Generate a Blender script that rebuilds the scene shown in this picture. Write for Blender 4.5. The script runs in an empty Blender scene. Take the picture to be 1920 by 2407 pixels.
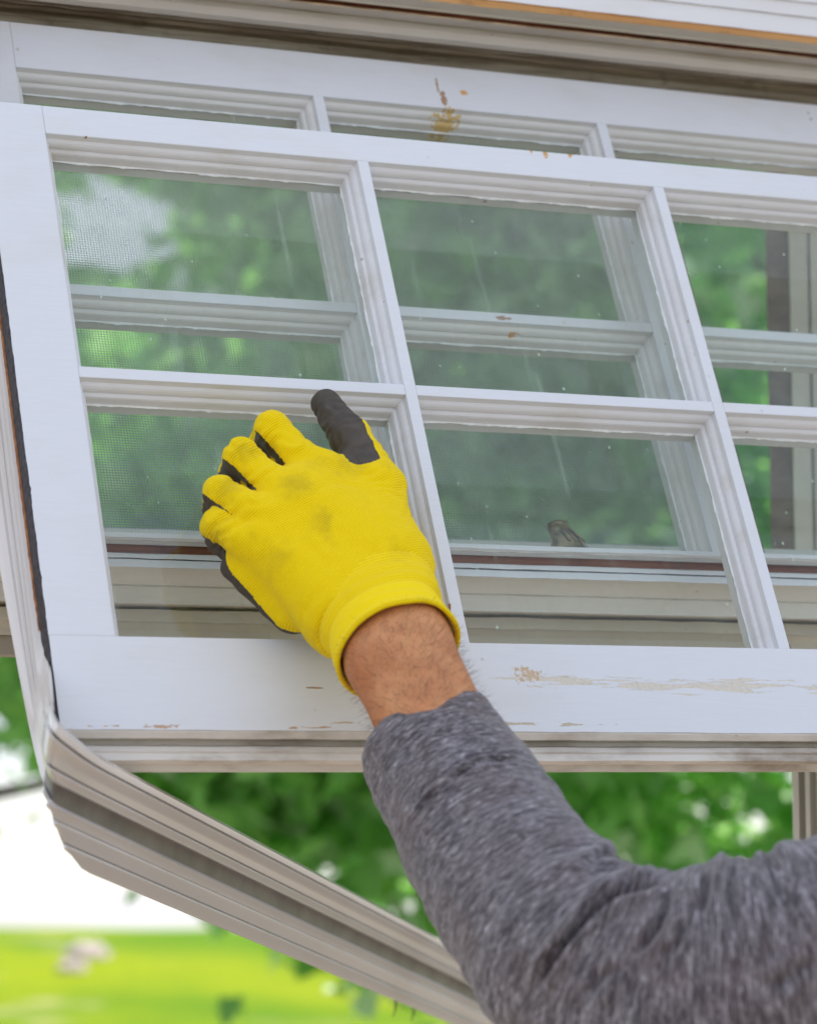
import bpy, math, random
import numpy as np
from mathutils import Matrix, Vector, noise as mnoise
R_ = math.radians
random.seed(5)
rng = np.random.default_rng(7)
scene = bpy.context.scene
COL = scene.collection

# ------------------------------------------------------------------ camera, world, sun
F = 6636.58                       # focal length in pixels of the 1920 wide photograph
PITCH = R_(8.29); CAMZ = 1.70
cam_d = bpy.data.cameras.new("camera"); cam = bpy.data.objects.new("camera", cam_d); COL.objects.link(cam)
cam_d.sensor_fit = 'HORIZONTAL'; cam_d.sensor_width = 36; cam_d.lens = 36 * F / 1920
cam.location = (0, 0, CAMZ); cam.rotation_euler = (R_(90) + PITCH, 0, 0)
cam_d.clip_start = .05; cam_d.clip_end = 2000
cam_d.dof.use_dof = True; cam_d.dof.focus_distance = 1.66; cam_d.dof.aperture_fstop = 11.0
scene.camera = cam

SUN_EL, SUN_AZ = R_(52), R_(28)    # azimuth measured from +Y towards +X : behind the window, to the right
w = bpy.data.worlds.new("World"); scene.world = w; w.use_nodes = True
nt = w.node_tree; nt.nodes.clear()
sky = nt.nodes.new('ShaderNodeTexSky'); sky.sky_type = 'NISHITA'; sky.sun_disc = False
sky.sun_elevation = SUN_EL; sky.sun_rotation = SUN_AZ; sky.dust_density = 1.2; sky.air_density = 1.0; sky.ozone_density = .8
bg = nt.nodes.new('ShaderNodeBackground'); bg.inputs[1].default_value = .15
wo = nt.nodes.new('ShaderNodeOutputWorld')
tc = nt.nodes.new('ShaderNodeTexCoord'); nz0 = nt.nodes.new('ShaderNodeTexNoise'); nz0.inputs['Scale'].default_value = 2.2; nz0.inputs['Detail'].default_value = 6
mp = nt.nodes.new('ShaderNodeMapping'); mp.inputs['Scale'].default_value = (1, 1, 2.6); nt.links.new(tc.outputs['Generated'], mp.inputs[0]); nt.links.new(mp.outputs[0], nz0.inputs['Vector'])
mr = nt.nodes.new('ShaderNodeMapRange'); nt.links.new(nz0.outputs[0], mr.inputs[0]); mr.inputs[1].default_value = .36; mr.inputs[2].default_value = .52; mr.inputs[3].default_value = .35; mr.inputs[4].default_value = .95
cm0 = nt.nodes.new('ShaderNodeMix'); cm0.data_type = 'RGBA'; cm0.inputs[7].default_value = (5.1, 5.35, 6.15, 1)      # bright white cloud
nt.links.new(mr.outputs[0], cm0.inputs[0]); nt.links.new(sky.outputs[0], cm0.inputs[6]); nt.links.new(cm0.outputs[2], bg.inputs[0]); nt.links.new(bg.outputs[0], wo.inputs[0])
sd = bpy.data.lights.new("sun", 'SUN'); sd.energy = 5.0; sd.angle = R_(.53); sd.color = (1, .95, .86)
sun = bpy.data.objects.new("sun", sd); COL.objects.link(sun)
sdir = Vector((math.sin(SUN_AZ) * math.cos(SUN_EL), math.cos(SUN_AZ) * math.cos(SUN_EL), math.sin(SUN_EL)))
sun.rotation_euler = sdir.to_track_quat('Z', 'Y').to_euler(); sun.location = sdir * 20
scene.view_settings.view_transform = 'Standard'; scene.view_settings.look = 'None'
scene.view_settings.exposure = 0.55; scene.view_settings.gamma = 1

# ------------------------------------------------------------------ frames of reference
# the tilted sashes have a frame of their own: X along the sash, Y away from the viewer, Z up the sash
Rm = np.array([[0.92398223, -0.34123455, -0.17267257], [0.03472866, 0.52450899, -0.85069632], [0.38085529, 0.7800316, 0.49648761]])
Tm = np.array([-0.21936989, -0.229577955, 1.70759863])
A3 = np.array([[1, 0, 0], [0, math.sin(PITCH), math.cos(PITCH)], [0, -math.cos(PITCH), math.sin(PITCH)]])
C0 = np.array([0, 0, CAMZ])
MW = np.eye(4); MW[:3, :3] = A3 @ Rm; MW[:3, 3] = A3 @ Tm + C0
MW = Matrix([list(r) for r in MW])
Cs = -Rm.T @ Tm
def onY(u, v, Y):                 # point of the plane Y (sash frame) seen at u, v
    d = Rm.T @ np.array([(u - 960) / F, (v - 1203.5) / F, 1]); t = (Y - Cs[1]) / d[1]
    return Cs + d * t
def camS(u, v, z):                # depth z from the lens -> sash frame
    return Rm.T @ (np.array([(u - 960) / F * z, (v - 1203.5) / F * z, z]) - Tm)
def camW(u, v, z):
    return A3 @ np.array([(u - 960) / F * z, (v - 1203.5) / F * z, z]) + C0
P, BW, H = .21, .0075, .17091
RD = np.array([.00526, .0555, .09921]); RT = -.0087     # second sash: shifted up and back, leaning a little

# ------------------------------------------------------------------ materials
def mat(name):
    m = bpy.data.materials.new(name); m.use_nodes = True; t = m.node_tree; t.nodes.clear()
    o = t.nodes.new('ShaderNodeOutputMaterial'); return m, t, o
class N:
    def __init__(s, t): s.t = t
    def n(s, typ, ins=None, **kw):
        nd = s.t.nodes.new(typ)
        for k, v in kw.items(): setattr(nd, k, v)
        for k, v in (ins or {}).items():
            if hasattr(v, 'is_output'): s.t.links.new(v, nd.inputs[k])
            else: nd.inputs[k].default_value = v
        return nd
    def noise(s, vec, scale, detail=3, rough=.5, dist=0):
        return s.n('ShaderNodeTexNoise', {'Vector': vec, 'Scale': scale, 'Detail': detail, 'Roughness': rough, 'Distortion': dist}).outputs[0]
    def ramp(s, fac, lo, hi, a=0., b=1.):
        return s.n('ShaderNodeMapRange', {0: fac, 1: lo, 2: hi, 3: a, 4: b}, interpolation_type='SMOOTHSTEP').outputs[0]
    def math(s, op, a, b=0., c=0.):
        return s.n('ShaderNodeMath', {0: a, 1: b, 2: c}, operation=op).outputs[0]
    def mix(s, f, a, b):
        nd = s.n('ShaderNodeMix', data_type='RGBA')
        for i, v in ((0, f), (6, a), (7, b)):
            if hasattr(v, 'is_output'): s.t.links.new(v, nd.inputs[i])
            else: nd.inputs[i].default_value = v if i == 0 else (*v, 1)
        return nd.outputs[2]
    def vec(s, v, sc=(1, 1, 1), loc=(0, 0, 0), rot=(0, 0, 0)):
        return s.n('ShaderNodeMapping', {'Vector': v, 'Scale': sc, 'Location': loc, 'Rotation': rot}).outputs[0]
    def obj(s): return s.n('ShaderNodeTexCoord').outputs['Object']
    def bump(s, h, st, d): return s.n('ShaderNodeBump', {'Height': h, 'Strength': st, 'Distance': d}).outputs[0]
    def patch(s, co, c, r, rag=.8, sc=260., stretch=(1, 1, 1)):
        d = s.n('ShaderNodeVectorMath', {0: co, 1: c}, operation='SUBTRACT').outputs[0]
        d = s.n('ShaderNodeVectorMath', {0: d, 1: r}, operation='DIVIDE').outputs[0]
        l = s.n('ShaderNodeVectorMath', {0: d}, operation='LENGTH').outputs[1]
        nz = s.noise(s.vec(co, stretch), sc, 4, .6)
        q = s.math('ADD', l, s.math('MULTIPLY', s.math('SUBTRACT', nz, .5), rag * 3))
        return s.ramp(q, 1.0, .85)
    def bsdf(s, o, **ins):
        nm = {'c': 'Base Color', 'r': 'Roughness', 'm': 'Metallic', 'n': 'Normal', 'sp': 'Specular IOR Level', 'sss': 'Subsurface Weight', 'sh': 'Sheen Weight', 'coat': 'Coat Weight'}
        b = s.n('ShaderNodeBsdfPrincipled')
        for k, v in ins.items():
            i = b.inputs[nm[k]]
            if hasattr(v, 'is_output'): s.t.links.new(v, i)
            else: i.default_value = (*v, 1) if isinstance(v, tuple) else v
        if o: s.t.links.new(b.outputs[0], o.inputs[0])
        return b

def paint(name, base, dirt=(.42, .38, .30), amt=.35, rough=.42, patches=(), speck=.5, grain=(25, 260, 260), specs=(.25, .17, .10)):
    m, t, o = mat(name); g = N(t); co = g.obj()
    big = g.noise(g.vec(co, (4, 9, 9)), 3., 5, .6)
    fine = g.noise(g.vec(co, grain), 1.6, 4, .6)
    c = g.mix(g.math('MULTIPLY', g.ramp(big, .45, .78), amt), base, dirt)
    c = g.mix(g.ramp(fine, .3, .7, 0, .10), c, tuple(x * .82 for x in base))
    sp = g.n('ShaderNodeTexVoronoi', {'Vector': co, 'Scale': 70.}).outputs[0]
    area = g.ramp(g.noise(co, 9., 3, .6), .52, .66)
    c = g.mix(g.math('MULTIPLY', g.math('MULTIPLY', g.ramp(sp, .11, .06), area), speck), c, specs)
    hgt = fine
    for (pc, pr, pcol, rag, sc, st) in patches:
        mk = g.patch(co, tuple(pc), tuple(pr), rag, sc, st)
        n2 = g.noise(co, 400., 3, .6)
        c = g.mix(g.math('MULTIPLY', mk, .92), c, g.mix(n2, tuple(x * .75 for x in pcol), tuple(min(1, x * 1.2) for x in pcol)))
        hgt = g.math('SUBTRACT', hgt, g.math('MULTIPLY', mk, 2.2))
    wob = g.noise(g.vec(co, (8, 20, 20)), 2., 3, .5)
    nrm = g.bump(g.math('ADD', hgt, g.math('MULTIPLY', wob, 2.)), .35, .0006)
    g.bsdf(o, c=c, r=g.ramp(fine, .2, .8, rough - .06, rough + .14), n=nrm)
    return m

def wood(name, a, b, sc=30., rough=.7):
    m, t, o = mat(name); g = N(t); co = g.obj()
    n1 = g.noise(g.vec(co, (3, 60, 60)), sc / 20, 6, .7, .4)
    n2 = g.noise(co, 40., 4, .6)
    c = g.mix(g.ramp(n1, .3, .7), a, b); c = g.mix(g.ramp(n2, .55, .75, 0, .6), c, tuple(x * .4 for x in a))
    g.bsdf(o, c=c, r=rough, n=g.bump(n1, .6, .001)); return m

def glass_mat():
    m, t, o = mat("dusty_window_glass"); g = N(t); co = g.obj()
    tr = g.n('ShaderNodeBsdfTransparent', {0: (.962, .985, .970, 1)})
    gl = g.n('ShaderNodeBsdfGlossy', {0: (1, 1, 1, 1), 'Roughness': .02})
    di = g.n('ShaderNodeBsdfDiffuse', {0: (.50, .62, .50, 1)})
    bf = g.n('ShaderNodeNewGeometry').outputs['Backfacing']
    fr = g.math('MULTIPLY', g.n('ShaderNodeFresnel', {0: 1.45}).outputs[0], g.math('SUBTRACT', 1., bf))
    smear = g.noise(g.vec(co, (3, 3, 1.2), rot=(0, .6, 0)), 9., 6, .62, 1.2)
    fine = g.noise(co, 60., 5, .7)
    d = g.math('ADD', g.ramp(smear, .45, .8, .004, .055), g.ramp(fine, .5, .9, 0, .03))
    st = g.noise(g.vec(co, (60, 10, 4), rot=(0, .55, 0)), 1.3, 3, .5)
    d = g.math('ADD', d, g.math('MULTIPLY', g.ramp(st, .64, .78), .14))
    vo = g.n('ShaderNodeTexVoronoi', {'Vector': g.vec(co, (1, 1, .7)), 'Scale': 55.}).outputs[0]
    d = g.math('ADD', d, g.ramp(vo, .065, .03, 0, .6))
    a = g.n('ShaderNodeMixShader', {0: d, 1: tr.outputs[0], 2: di.outputs[0]})
    b = g.n('ShaderNodeMixShader', {0: fr, 1: a.outputs[0], 2: gl.outputs[0]})
    t.links.new(b.outputs[0], o.inputs[0]); return m

def metal_paint(name, base, rough=.3, metal=.55):
    m, t, o = mat(name); g = N(t); co = g.obj()
    n1 = g.noise(co, 14., 5, .6); n2 = g.noise(co, 120., 4, .6)
    c = g.mix(g.ramp(g.noise(co, 5., 3, .5), .45, .8, 0, .35), base, (.40, .34, .27))
    g.bsdf(o, c=c, r=rough, m=metal); return m

def yellow_mat():
    m, t, o = mat("yellow_knit_nylon"); g = N(t); co = g.obj()
    at = g.n('ShaderNodeAttribute', attribute_name='knit').outputs['Fac']
    wv = g.math('SINE', g.math('MULTIPLY', at, 2 * math.pi / .0014))
    fz = g.noise(co, 900., 3, .6)
    c = g.mix(g.ramp(wv, -1, 1), (.82, .57, .0015), (.94, .71, .002))
    n1 = g.noise(co, 38., 4, .6)
    c = g.mix(g.ramp(n1, .55, .78, 0, .4), c, (.58, .40, .01))
    for cc, rr, k in GLOVE_SMUDGES:
        mk = g.patch(co, tuple(cc), tuple(rr), .35, 90.)
        d = g.n('ShaderNodeVectorMath', {0: g.n('ShaderNodeVectorMath', {0: co, 1: tuple(cc)}, operation='SUBTRACT').outputs[0], 1: tuple(rr)}, operation='DIVIDE').outputs[0]
        l = g.n('ShaderNodeVectorMath', {0: d}, operation='LENGTH').outputs[1]
        mk = g.math('MULTIPLY', g.math('MULTIPLY', g.ramp(g.math('ADD', l, g.math('MULTIPLY', g.math('SUBTRACT', g.noise(co, 110., 5, .7), .5), 2.2)), 1.3, .1), k * .85), g.ramp(wv, 1.2, -1.2, .6, 1.))
        c = g.mix(mk, c, (.22, .16, .02))
    g.bsdf(o, c=c, r=.9, sh=.05, sp=.15, n=g.bump(g.math('ADD', g.math('MULTIPLY', wv, .45), fz), .6, .0005)); return m

def plain(name, col, rough=.6, nsc=60., var=.3, bump=.0004, metal=0., **kw):
    m, t, o = mat(name); g = N(t); co = g.obj()
    n1 = g.noise(co, nsc, 5, .6)
    c = g.mix(g.ramp(n1, .3, .7), tuple(x * (1 - var) for x in col), tuple(min(1, x * (1 + var)) for x in col))
    g.bsdf(o, c=c, r=rough, m=metal, n=g.bump(n1, .5, bump), **kw); return m

def skin_mat():
    m, t, o = mat("tanned_skin"); g = N(t); co = g.obj()
    n1 = g.noise(co, 28., 4, .6); n2 = g.noise(co, 170., 4, .65); n3 = g.n('ShaderNodeTexVoronoi', {'Vector': co, 'Scale': 520.}).outputs[0]
    c = g.mix(g.ramp(n1, .3, .7), (.46, .165, .055), (.64, .30, .125)); c = g.mix(g.ramp(n2, .45, .8, 0, .5), c, (.42, .13, .05))
    b = g.bsdf(o, c=c, r=.52, sss=.12, n=g.bump(g.math('ADD', n3, n2), .5, .0006))
    b.inputs['Subsurface Radius'].default_value = (1, .3, .15); b.inputs['Subsurface Scale'].default_value = .004
    return m

def heather_mat():
    m, t, o = mat("grey_heather_knit"); g = N(t)
    uv = g.n('ShaderNodeTexCoord').outputs['UV']
    a = g.noise(g.vec(uv, (1300, 210, 1)), 1., 3, .75, .4); b = g.noise(g.vec(uv, (620, 75, 1), loc=(7, 3, 0)), 1., 3, .6, .5)
    f = g.noise(g.vec(uv, (1600, 1600, 1)), 1., 2, .5)
    v = g.math('ADD', g.math('MULTIPLY', a, .55), g.math('MULTIPLY', b, .45))
    c = g.mix(g.ramp(v, .44, .56), (.060, .053, .060), (.205, .19, .208))
    c = g.mix(g.ramp(v, .56, .64), c, (.48, .465, .50))
    c = g.mix(g.ramp(g.noise(g.vec(uv, (25, 25, 1)), 1., 3, .5), .4, .7, 0, .25), c, (.13, .08, .075))
    g.bsdf(o, c=c, r=.95, sh=.3, sp=.1, n=g.bump(g.math('ADD', v, g.math('MULTIPLY', f, .5)), .5, .0006)); return m

def leaf_mat(name, a, b, sky_gloss):
    m, t, o = mat(name); g = N(t)
    ri = g.n('ShaderNodeNewGeometry').outputs['Random Per Island']
    cl = g.noise(g.obj(), 1.3, 3, .5); c = g.mix(g.ramp(g.math('ADD', g.math('MULTIPLY', ri, .75), g.math('MULTIPLY', cl, .8)), .34, .88), a, b); c = g.mix(g.ramp(g.math('FRACT', g.math('MULTIPLY', ri, 7.31)), .68, .95), c, sky_gloss)  # palest share of leaves has whitish sky gloss painted into its colour
    pr = g.bsdf(None, c=c, r=.38, sp=.5)
    tl = g.n('ShaderNodeBsdfTranslucent', {0: g.mix(.65, c, (.50, .98, .20))})
    mx = g.n('ShaderNodeMixShader', {0: .60, 1: pr.outputs[0], 2: tl.outputs[0]})
    t.links.new(mx.outputs[0], o.inputs[0]); return m

def grass_mat():
    m, t, o = mat("mown_lawn"); g = N(t); co = g.obj()
    n1 = g.noise(co, .22, 4, .6); n2 = g.noise(co, 9., 4, .7)
    c = g.mix(g.ramp(n1, .35, .65), (.075, .19, .004), (.24, .30, .003)); c = g.mix(g.ramp(n2, .3, .8, 0, .5), c, (.06, .12, .004))
    c = g.mix(g.ramp(g.noise(co, .5, 3, .5), .60, .72, 0, .6), c, (.42, .36, .20))
    g.bsdf(o, c=c, r=.95, sp=.05, n=g.bump(n2, .6, .05)); return m

# ------------------------------------------------------------------ mesh helpers
def link(name, me, m=None, parent=None, smooth=False):
    o = bpy.data.objects.new(name, me); COL.objects.link(o)
    for x in (m if isinstance(m, (list, tuple)) else [m]):
        if x: me.materials.append(x)
    if smooth:
        me.polygons.foreach_set('use_smooth', [True] * len(me.polygons)); me.update()
    if parent: o.parent = parent
    return o
def pyo(name, v, f, m=None, parent=None, smooth=False):
    me = bpy.data.meshes.new(name); me.from_pydata([tuple(map(float, p)) for p in v], [], [tuple(map(int, q)) for q in f]); me.update()
    return link(name, me, m, parent, smooth)
def tag(o, label=None, cat=None, group=None, kind=None):
    for k, x in (('label', label), ('category', cat), ('group', group), ('kind', kind)):
        if x: o[k] = x
    return o
def empty(name, base=(0, 0, 0), world=None):   # root in the sash frame at `base` unless world given
    o = bpy.data.objects.new(name, None); COL.objects.link(o); o.empty_display_size = .05
    if world is not None: o.location = world
    else: o.matrix_world = MW @ Matrix.Translation(Vector(base))
    return o
class MB:
    def __init__(s): s.v = []; s.f = []
    def box(s, x0, x1, y0, y1, z0, z1):
        i = len(s.v)
        s.v += [(x, y, z) for x in (x0, x1) for y in (y0, y1) for z in (z0, z1)]
        s.f += [tuple(i + k for k in q) for q in ((0, 1, 3, 2), (4, 6, 7, 5), (0, 4, 5, 1), (2, 3, 7, 6), (0, 2, 6, 4), (1, 5, 7, 3))]
    def add(s, v, f):
        i = len(s.v); s.v += list(v); s.f += [tuple(i + k for k in q) for q in f]
    def obj(s, name, m, parent=None, off=(0, 0, 0), smooth=False, bevel=0):
        o = pyo(name, [tuple(np.array(p) - off) for p in s.v], s.f, m, parent, smooth)
        if bevel:
            b = o.modifiers.new('bevel', 'BEVEL'); b.width = bevel; b.segments = 2; b.limit_method = 'ANGLE'
        return o
def wob(x, seed, sc, amp):
    return amp * mnoise.noise(Vector((x * sc, seed * 7.3, 1.7)))
def extrude(prof, x0, x1, n=90, jit=0., seed=0, back=None, shear=0., flat=False):
    """profile of (Y, Z) swept along X with small hand-painted unevenness"""
    v = []; f = []; k = len(prof)
    for i in range(n + 1):
        x = x0 + (x1 - x0) * i / n
        for j, (y, z) in enumerate(prof):
            jj = jit if 0 < j < k - 1 else 0
            v.append((x, y + wob(x, seed + j, 35, jj) , z + wob(x, seed + j + 50, 55, jj) + wob(x, seed + j + 90, 300, jj * .5) + shear * x))
    for i in range(n):
        for j in range(k - 1):
            a = i * k + j; f.append((a, a + 1, a + k + 1, a + k))
    if back is not None:             # close to a solid with a flat back at Y = back
        b0 = len(v)
        for i in range(n + 1):
            x = x0 + (x1 - x0) * i / n
            v.append((x, back, prof[0][1] + (0 if flat else 1.0) * (back - prof[0][0]) + shear * x)); v.append((x, back, prof[-1][1] + .95 * (back - prof[-1][0]) + shear * x))
        for i in range(n):
            a = i * k; c = b0 + 2 * i
            f.append((a, a + k, c + 2, c)); f.append((a + k - 1, c + 1, c + 3, a + 2 * k - 1)); f.append((c, c + 2, c + 3, c + 1))
        f.append(tuple(range(0, k)) + (b0 + 1, b0)); f.append(tuple(reversed(range(n * k, n * k + k))) + (b0 + 2 * n, b0 + 2 * n + 1))
    return v, f
def pxprof(xr, pts):               # (row, Y) -> (Y, Z) on the column xr
    return [(Y, onY(xr, v, Y)[2]) for v, Y in pts], onY(xr, pts[0][0], pts[0][1])[0]

# ------------------------------------------------------------------ sash
PROF = [(0, .0022), (.0003, .0046), (.0010, .0048), (.0022, .0055), (.0031, .0068), (.0036, .0084), (.0035, .0104), (.0044, .0106), (.0056, .0114), (.0060, .0126), (.0062, .0190)]
BACKP = [(.0050, .0215), (.0048, .0290), (.0008, .0335)]
TH = .034
def ring(x0, x1, z0, z1, prof, seed=0, seg=26, jit=.00013):
    v = []; f = []
    k = len(prof)
    def side(ax, ay, bx, by):
        return [(ax + (bx - ax) * i / seg, ay + (by - ay) * i / seg) for i in range(seg)]
    per = None
    for (a, d) in prof:
        X0, X1, Z0, Z1 = x0 + a, x1 - a, z0 + a, z1 - a
        pts = side(X0, Z0, X1, Z0) + side(X1, Z0, X1, Z1) + side(X1, Z1, X0, Z1) + side(X0, Z1, X0, Z0)
        per = len(pts)
        for q, (x, z) in enumerate(pts):
            j = jit if a > 0.0005 else 0
            v.append((x + j * mnoise.noise(Vector((x * 90, z * 90, seed + a * 3000))), d + j * .7 * mnoise.noise(Vector((x * 60, z * 60, seed + 9 + a * 3000))), z + j * mnoise.noise(Vector((x * 90, z * 90, seed + 33 + a * 3000)))))
    for r in range(k - 1):
        for q in range(per):
            a = r * per + q; b = r * per + (q + 1) % per
            f.append((a, b, b + per, a + per))
    return v, f
def putty(x0, x1, z0, z1, y, seed):   # ragged skin of old paint where the bead meets the glass
    v = []; f = []; n = 300
    def P2(t):
        L1, L2 = x1 - x0, z1 - z0; s = t * 2 * (L1 + L2)
        if s < L1: return x0 + s, z0, 0, 1
        s -= L1
        if s < L2: return x1, z0 + s, -1, 0
        s -= L2
        if s < L1: return x1 - s, z1, 0, -1
        s -= L1
        return x0, z1 - s, 1, 0
    for i in range(n):
        x, z, nx, nz = P2(i / n)
        wd = .0005 + .0009 * max(0, mnoise.noise(Vector((i * .11, seed, 0))) + .35) + .0012 * max(0, mnoise.noise(Vector((i * .55, seed, 4))))
        v += [(x - nx * .0004, y, z - nz * .0004), (x + nx * wd, y + .0006, z + nz * wd)]
    for i in range(n):
        a = 2 * i; b = 2 * ((i + 1) % n); f.append((a, b, b + 1, a + 1))
    return v, f

def build_sash(label, group, top, bot, mats, front):
    M_face, M_mold, M_glass, M_putty = mats
    base = np.array([-.0375, 0, -(2 * H + BW) - bot])
    if front: root = empty('window_sash', base)
    else:
        root = bpy.data.objects.new('window_sash', None); COL.objects.link(root); root.empty_display_size = .05
        Q = Matrix.Translation(Vector(RD)) @ Matrix.Rotation(RT, 4, 'X')
        root.matrix_world = MW @ Q @ Matrix.Translation(Vector(base))
    tag(root, label, 'window sash', group)
    ZB = -(2 * H + BW); XE = 3 * P - BW; SW = .0375
    def bx(name, *a, bev=.0007):
        b = MB(); b.box(*a); return b.obj(name, M_face, root, base, bevel=bev)
    bx('stile', -SW, 0, 0, TH, ZB, top); bx('stile', XE, XE + SW, 0, TH, ZB, top)
    b = MB(); b.box(0, XE, 0.0002, TH - .0002, 0, top); b.obj('top_rail', M_face, root, base, bevel=.0006)
    for i in (1, 2): bx('muntin', i * P - BW, i * P, .0001, TH - .0001, ZB, 0, bev=.0004)
    for i in range(3): bx('muntin', i * P, (i + 1) * P - BW, .0003, TH - .0003, -(H + BW), -H, bev=.0004)
    s = 0
    for i in range(3):
        for (z0, z1) in ((-H, 0), (ZB, -(H + BW))):
            x0, x1 = i * P, (i + 1) * P - BW; s += 1
            rg = MB(); rg.add(*ring(x0, x1, z0, z1, PROF, s * 11 + front * 5)); rg.add(*ring(x0, x1, z0, z1, BACKP, s * 13 + 3))
            mo = rg.obj('glazing_moulding', M_mold, root, base)
            g = MB(); g.box(x0 + .003, x1 - .003,   .0186, .0208, z0 + .003, z1 - .003)
            g.obj('glass_pane', M_glass, root, base)
            pt = MB(); pt.add(*putty(x0 + .0062, x1 - .0062, z0 + .0062, z1 - .0064, .0178, s * 3 + front * 100))
            pt.obj('putty', M_putty, mo, base)
    return root, base

WHITE = (.69, .715, .76)
ORANGE = (.62, .30, .05); BROWN = (.33, .17, .07)
def rl(u, v, Y=0., base=None):        # front sash local coordinates
    return onY(u, v, Y) - base
topF = onY(108.8, 247, 0)[2]; botZ = onY(600, 1718, 0)[2]
botF = -(2 * H + BW) - botZ
bF = np.array([-.0375, 0, botZ])
S1 = (1, 1, 1); SX = (.25, 1, 1)
fp = [(rl(u, v, 0, bF), (rx, .01, rz), c, rag, sc, st) for u, v, rx, rz, c, rag, sc, st in (
    (1330, 1600, .028, .0022, (.66, .61, .51), 2.3, 150., (.3, 1, 2.2)), (1690, 1612, .075, .0034, (.66, .61, .51), 2.4, 130., (.25, 1, 2.2)), (1240, 1585, .007, .0035, (.58, .42, .25), 2.6, 380., S1),
    (375, 1707, .007, .0010, (.50, .30, .16), 2.2, 330., SX), (250, 1708, .007, .0006, (.50, .30, .16), 2.4, 330., SX), (735, 1711, .009, .0008, (.50, .30, .16), 2.2, 330., SX), (1100, 1701, .05, .0008, (.5, .42, .3), 3.0, 330., SX),
    (735, 1617, .006, .0006, BROWN, 1.2, 300., SX), (1248, 350, .0015, .003, ORANGE, .8, 500., S1), (1282, 360, .0018, .0035, ORANGE, .9, 500., S1), (1340, 362, .0018, .0025, ORANGE, .8, 500., S1),
    (1055, 1424, .0014, .0022, (.35, .12, .03), .3, 500., S1), (203, 321, .001, .001, BROWN, .3, 500., S1))]
bR = np.array([-.0375, 0, 0.])
def rear_l(u, v, b):
    p = onY(u, v, RD[1]) - RD; return p - b
m_frontpaint = paint("white_sash_paint", WHITE, (.60, .57, .50), .25, .40, fp, .35)
m_frontmold = paint("white_moulding_paint", (.70, .71, .74), (.50, .46, .38), .55, .42, (), 1.)
m_glass = glass_mat()
m_putty = plain("cracked_white_putty", (.74, .77, .78), .6, 90., .12)
front_sash, bF = build_sash('nearer white window sash, its pane wiped by the gloved hand, peeled patch on bottom rail', 'white divided-light window sashes', topF, botF, (m_frontpaint, m_frontmold, m_glass, m_putty), True)
rail_prof, _ = pxprof(600, [(1496, 0), (1717, 0), (1718.5, .0012)])
rail_prof[0] = (.0, -(2 * H + BW))
bot_prof, _ = pxprof(600, [(1718, .0006), (1722, .0010), (1737, .004), (1740, .013), (1752, .0135), (1756, .0085), (1766, .0075), (1772, .0088), (1788, .0085), (1795, .012), (1798, .0185), (1813, .022), (1816, .030)])
XE = 3 * P - BW
m_botrail = paint("weathered_bottom_rail_paint", (.70, .67, .62), (.24, .18, .12), 1., .5, fp, 1.)
g = MB(); g.add(*extrude(rail_prof, -.0373, XE + .0375, 200, .0002, 5, back=TH - .0006, flat=True)); g.obj('bottom_rail', m_frontpaint, front_sash, bF)
v_, f_ = extrude(bot_prof, -.0375, XE + .0375, 200, .00035, 3, back=.0335, flat=True)
MBx = MB(); MBx.add(v_, f_); br = MBx.obj('drip_moulding', m_botrail, front_sash, bF)
# peeling left edge of the stile: bare wood with a black seal line
m_bare = wood("bare_orange_wood", (.20, .075, .03), (.50, .22, .08))
m_seal = plain("cracked_black_seal", (.035, .03, .035), .6, 300., .6, .0012)
def ragged_strip(x, y0, y1, z0, z1, seed, amp, th=.0016, n=260):
    v = []; f = []
    for i in range(n + 1):
        z = z0 + (z1 - z0) * i / n
        a = y0 + wob(z, seed, 60, amp) + wob(z, seed + 1, 260, amp * .6); b = y1 + wob(z, seed + 2, 60, amp) + wob(z, seed + 3, 260, amp * .6)
        xx = x - th * (1 + .4 * mnoise.noise(Vector((z * 180, seed, 2))))
        v += [(x + .0005, a, z), (xx, a + .0003, z), (xx - .0003, (a + b) / 2, z), (xx, b - .0003, z), (x + .0005, b, z)]
    for i in range(n):
        for j in range(4):
            k = i * 5 + j; f.append((k, k + 5, k + 6, k + 1))
    return v, f
g = MB(); g.add(*ragged_strip(-.0375, .0005, .0125, botZ + .001, topF - .02, 3, .0007, .0011)); g.obj('edge_seal', m_seal, front_sash, bF)
g = MB(); g.add(*ragged_strip(-.0382, .0105, .030, botZ + .03, topF - .02, 9, .0012, .0012)); g.obj('bare_wood_edge', m_bare, front_sash, bF)

# second sash
topR = (onY(39, 50, RD[1]) - RD)[2]
botRz = (onY(1300, 1322, RD[1]) - RD)[2]
bR = np.array([-.0375, 0, botRz]) * 1.0
bR[2] = -(2 * H + BW) - (-(2 * H + BW) - botRz)
rp = [(rear_l(u, v, bR), (rx, .012, rz), c, rag, sc, st) for u, v, rx, rz, c, rag, sc, st in (
    (1043, 230, .0022, .0065, BROWN, 1.0, 420., S1), (1028, 200, .0009, .006, BROWN, 1.5, 600., S1), (1091, 216, .0034, .0022, ORANGE, .8, 420., S1), (1050, 152, .028, .0007, ORANGE, .8, 300., SX), (1127, 156, .002, .002, ORANGE, .9, 420., S1),
    (1060, 276, .0085, .009, (.60, .40, .12), 1.5, 260., S1), (1136, 296, .003, .003, ORANGE, .8, 420., S1), (1180, 750, .0055, .0016, (.34, .20, .11), .8, 260., S1), (1215, 772, .003, .0008, ORANGE, 2.0, 400., S1))]
m_rearpaint = paint("aged_white_sash_paint", (.64, .65, .68), (.50, .46, .38), .35, .45, rp, .8)
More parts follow.
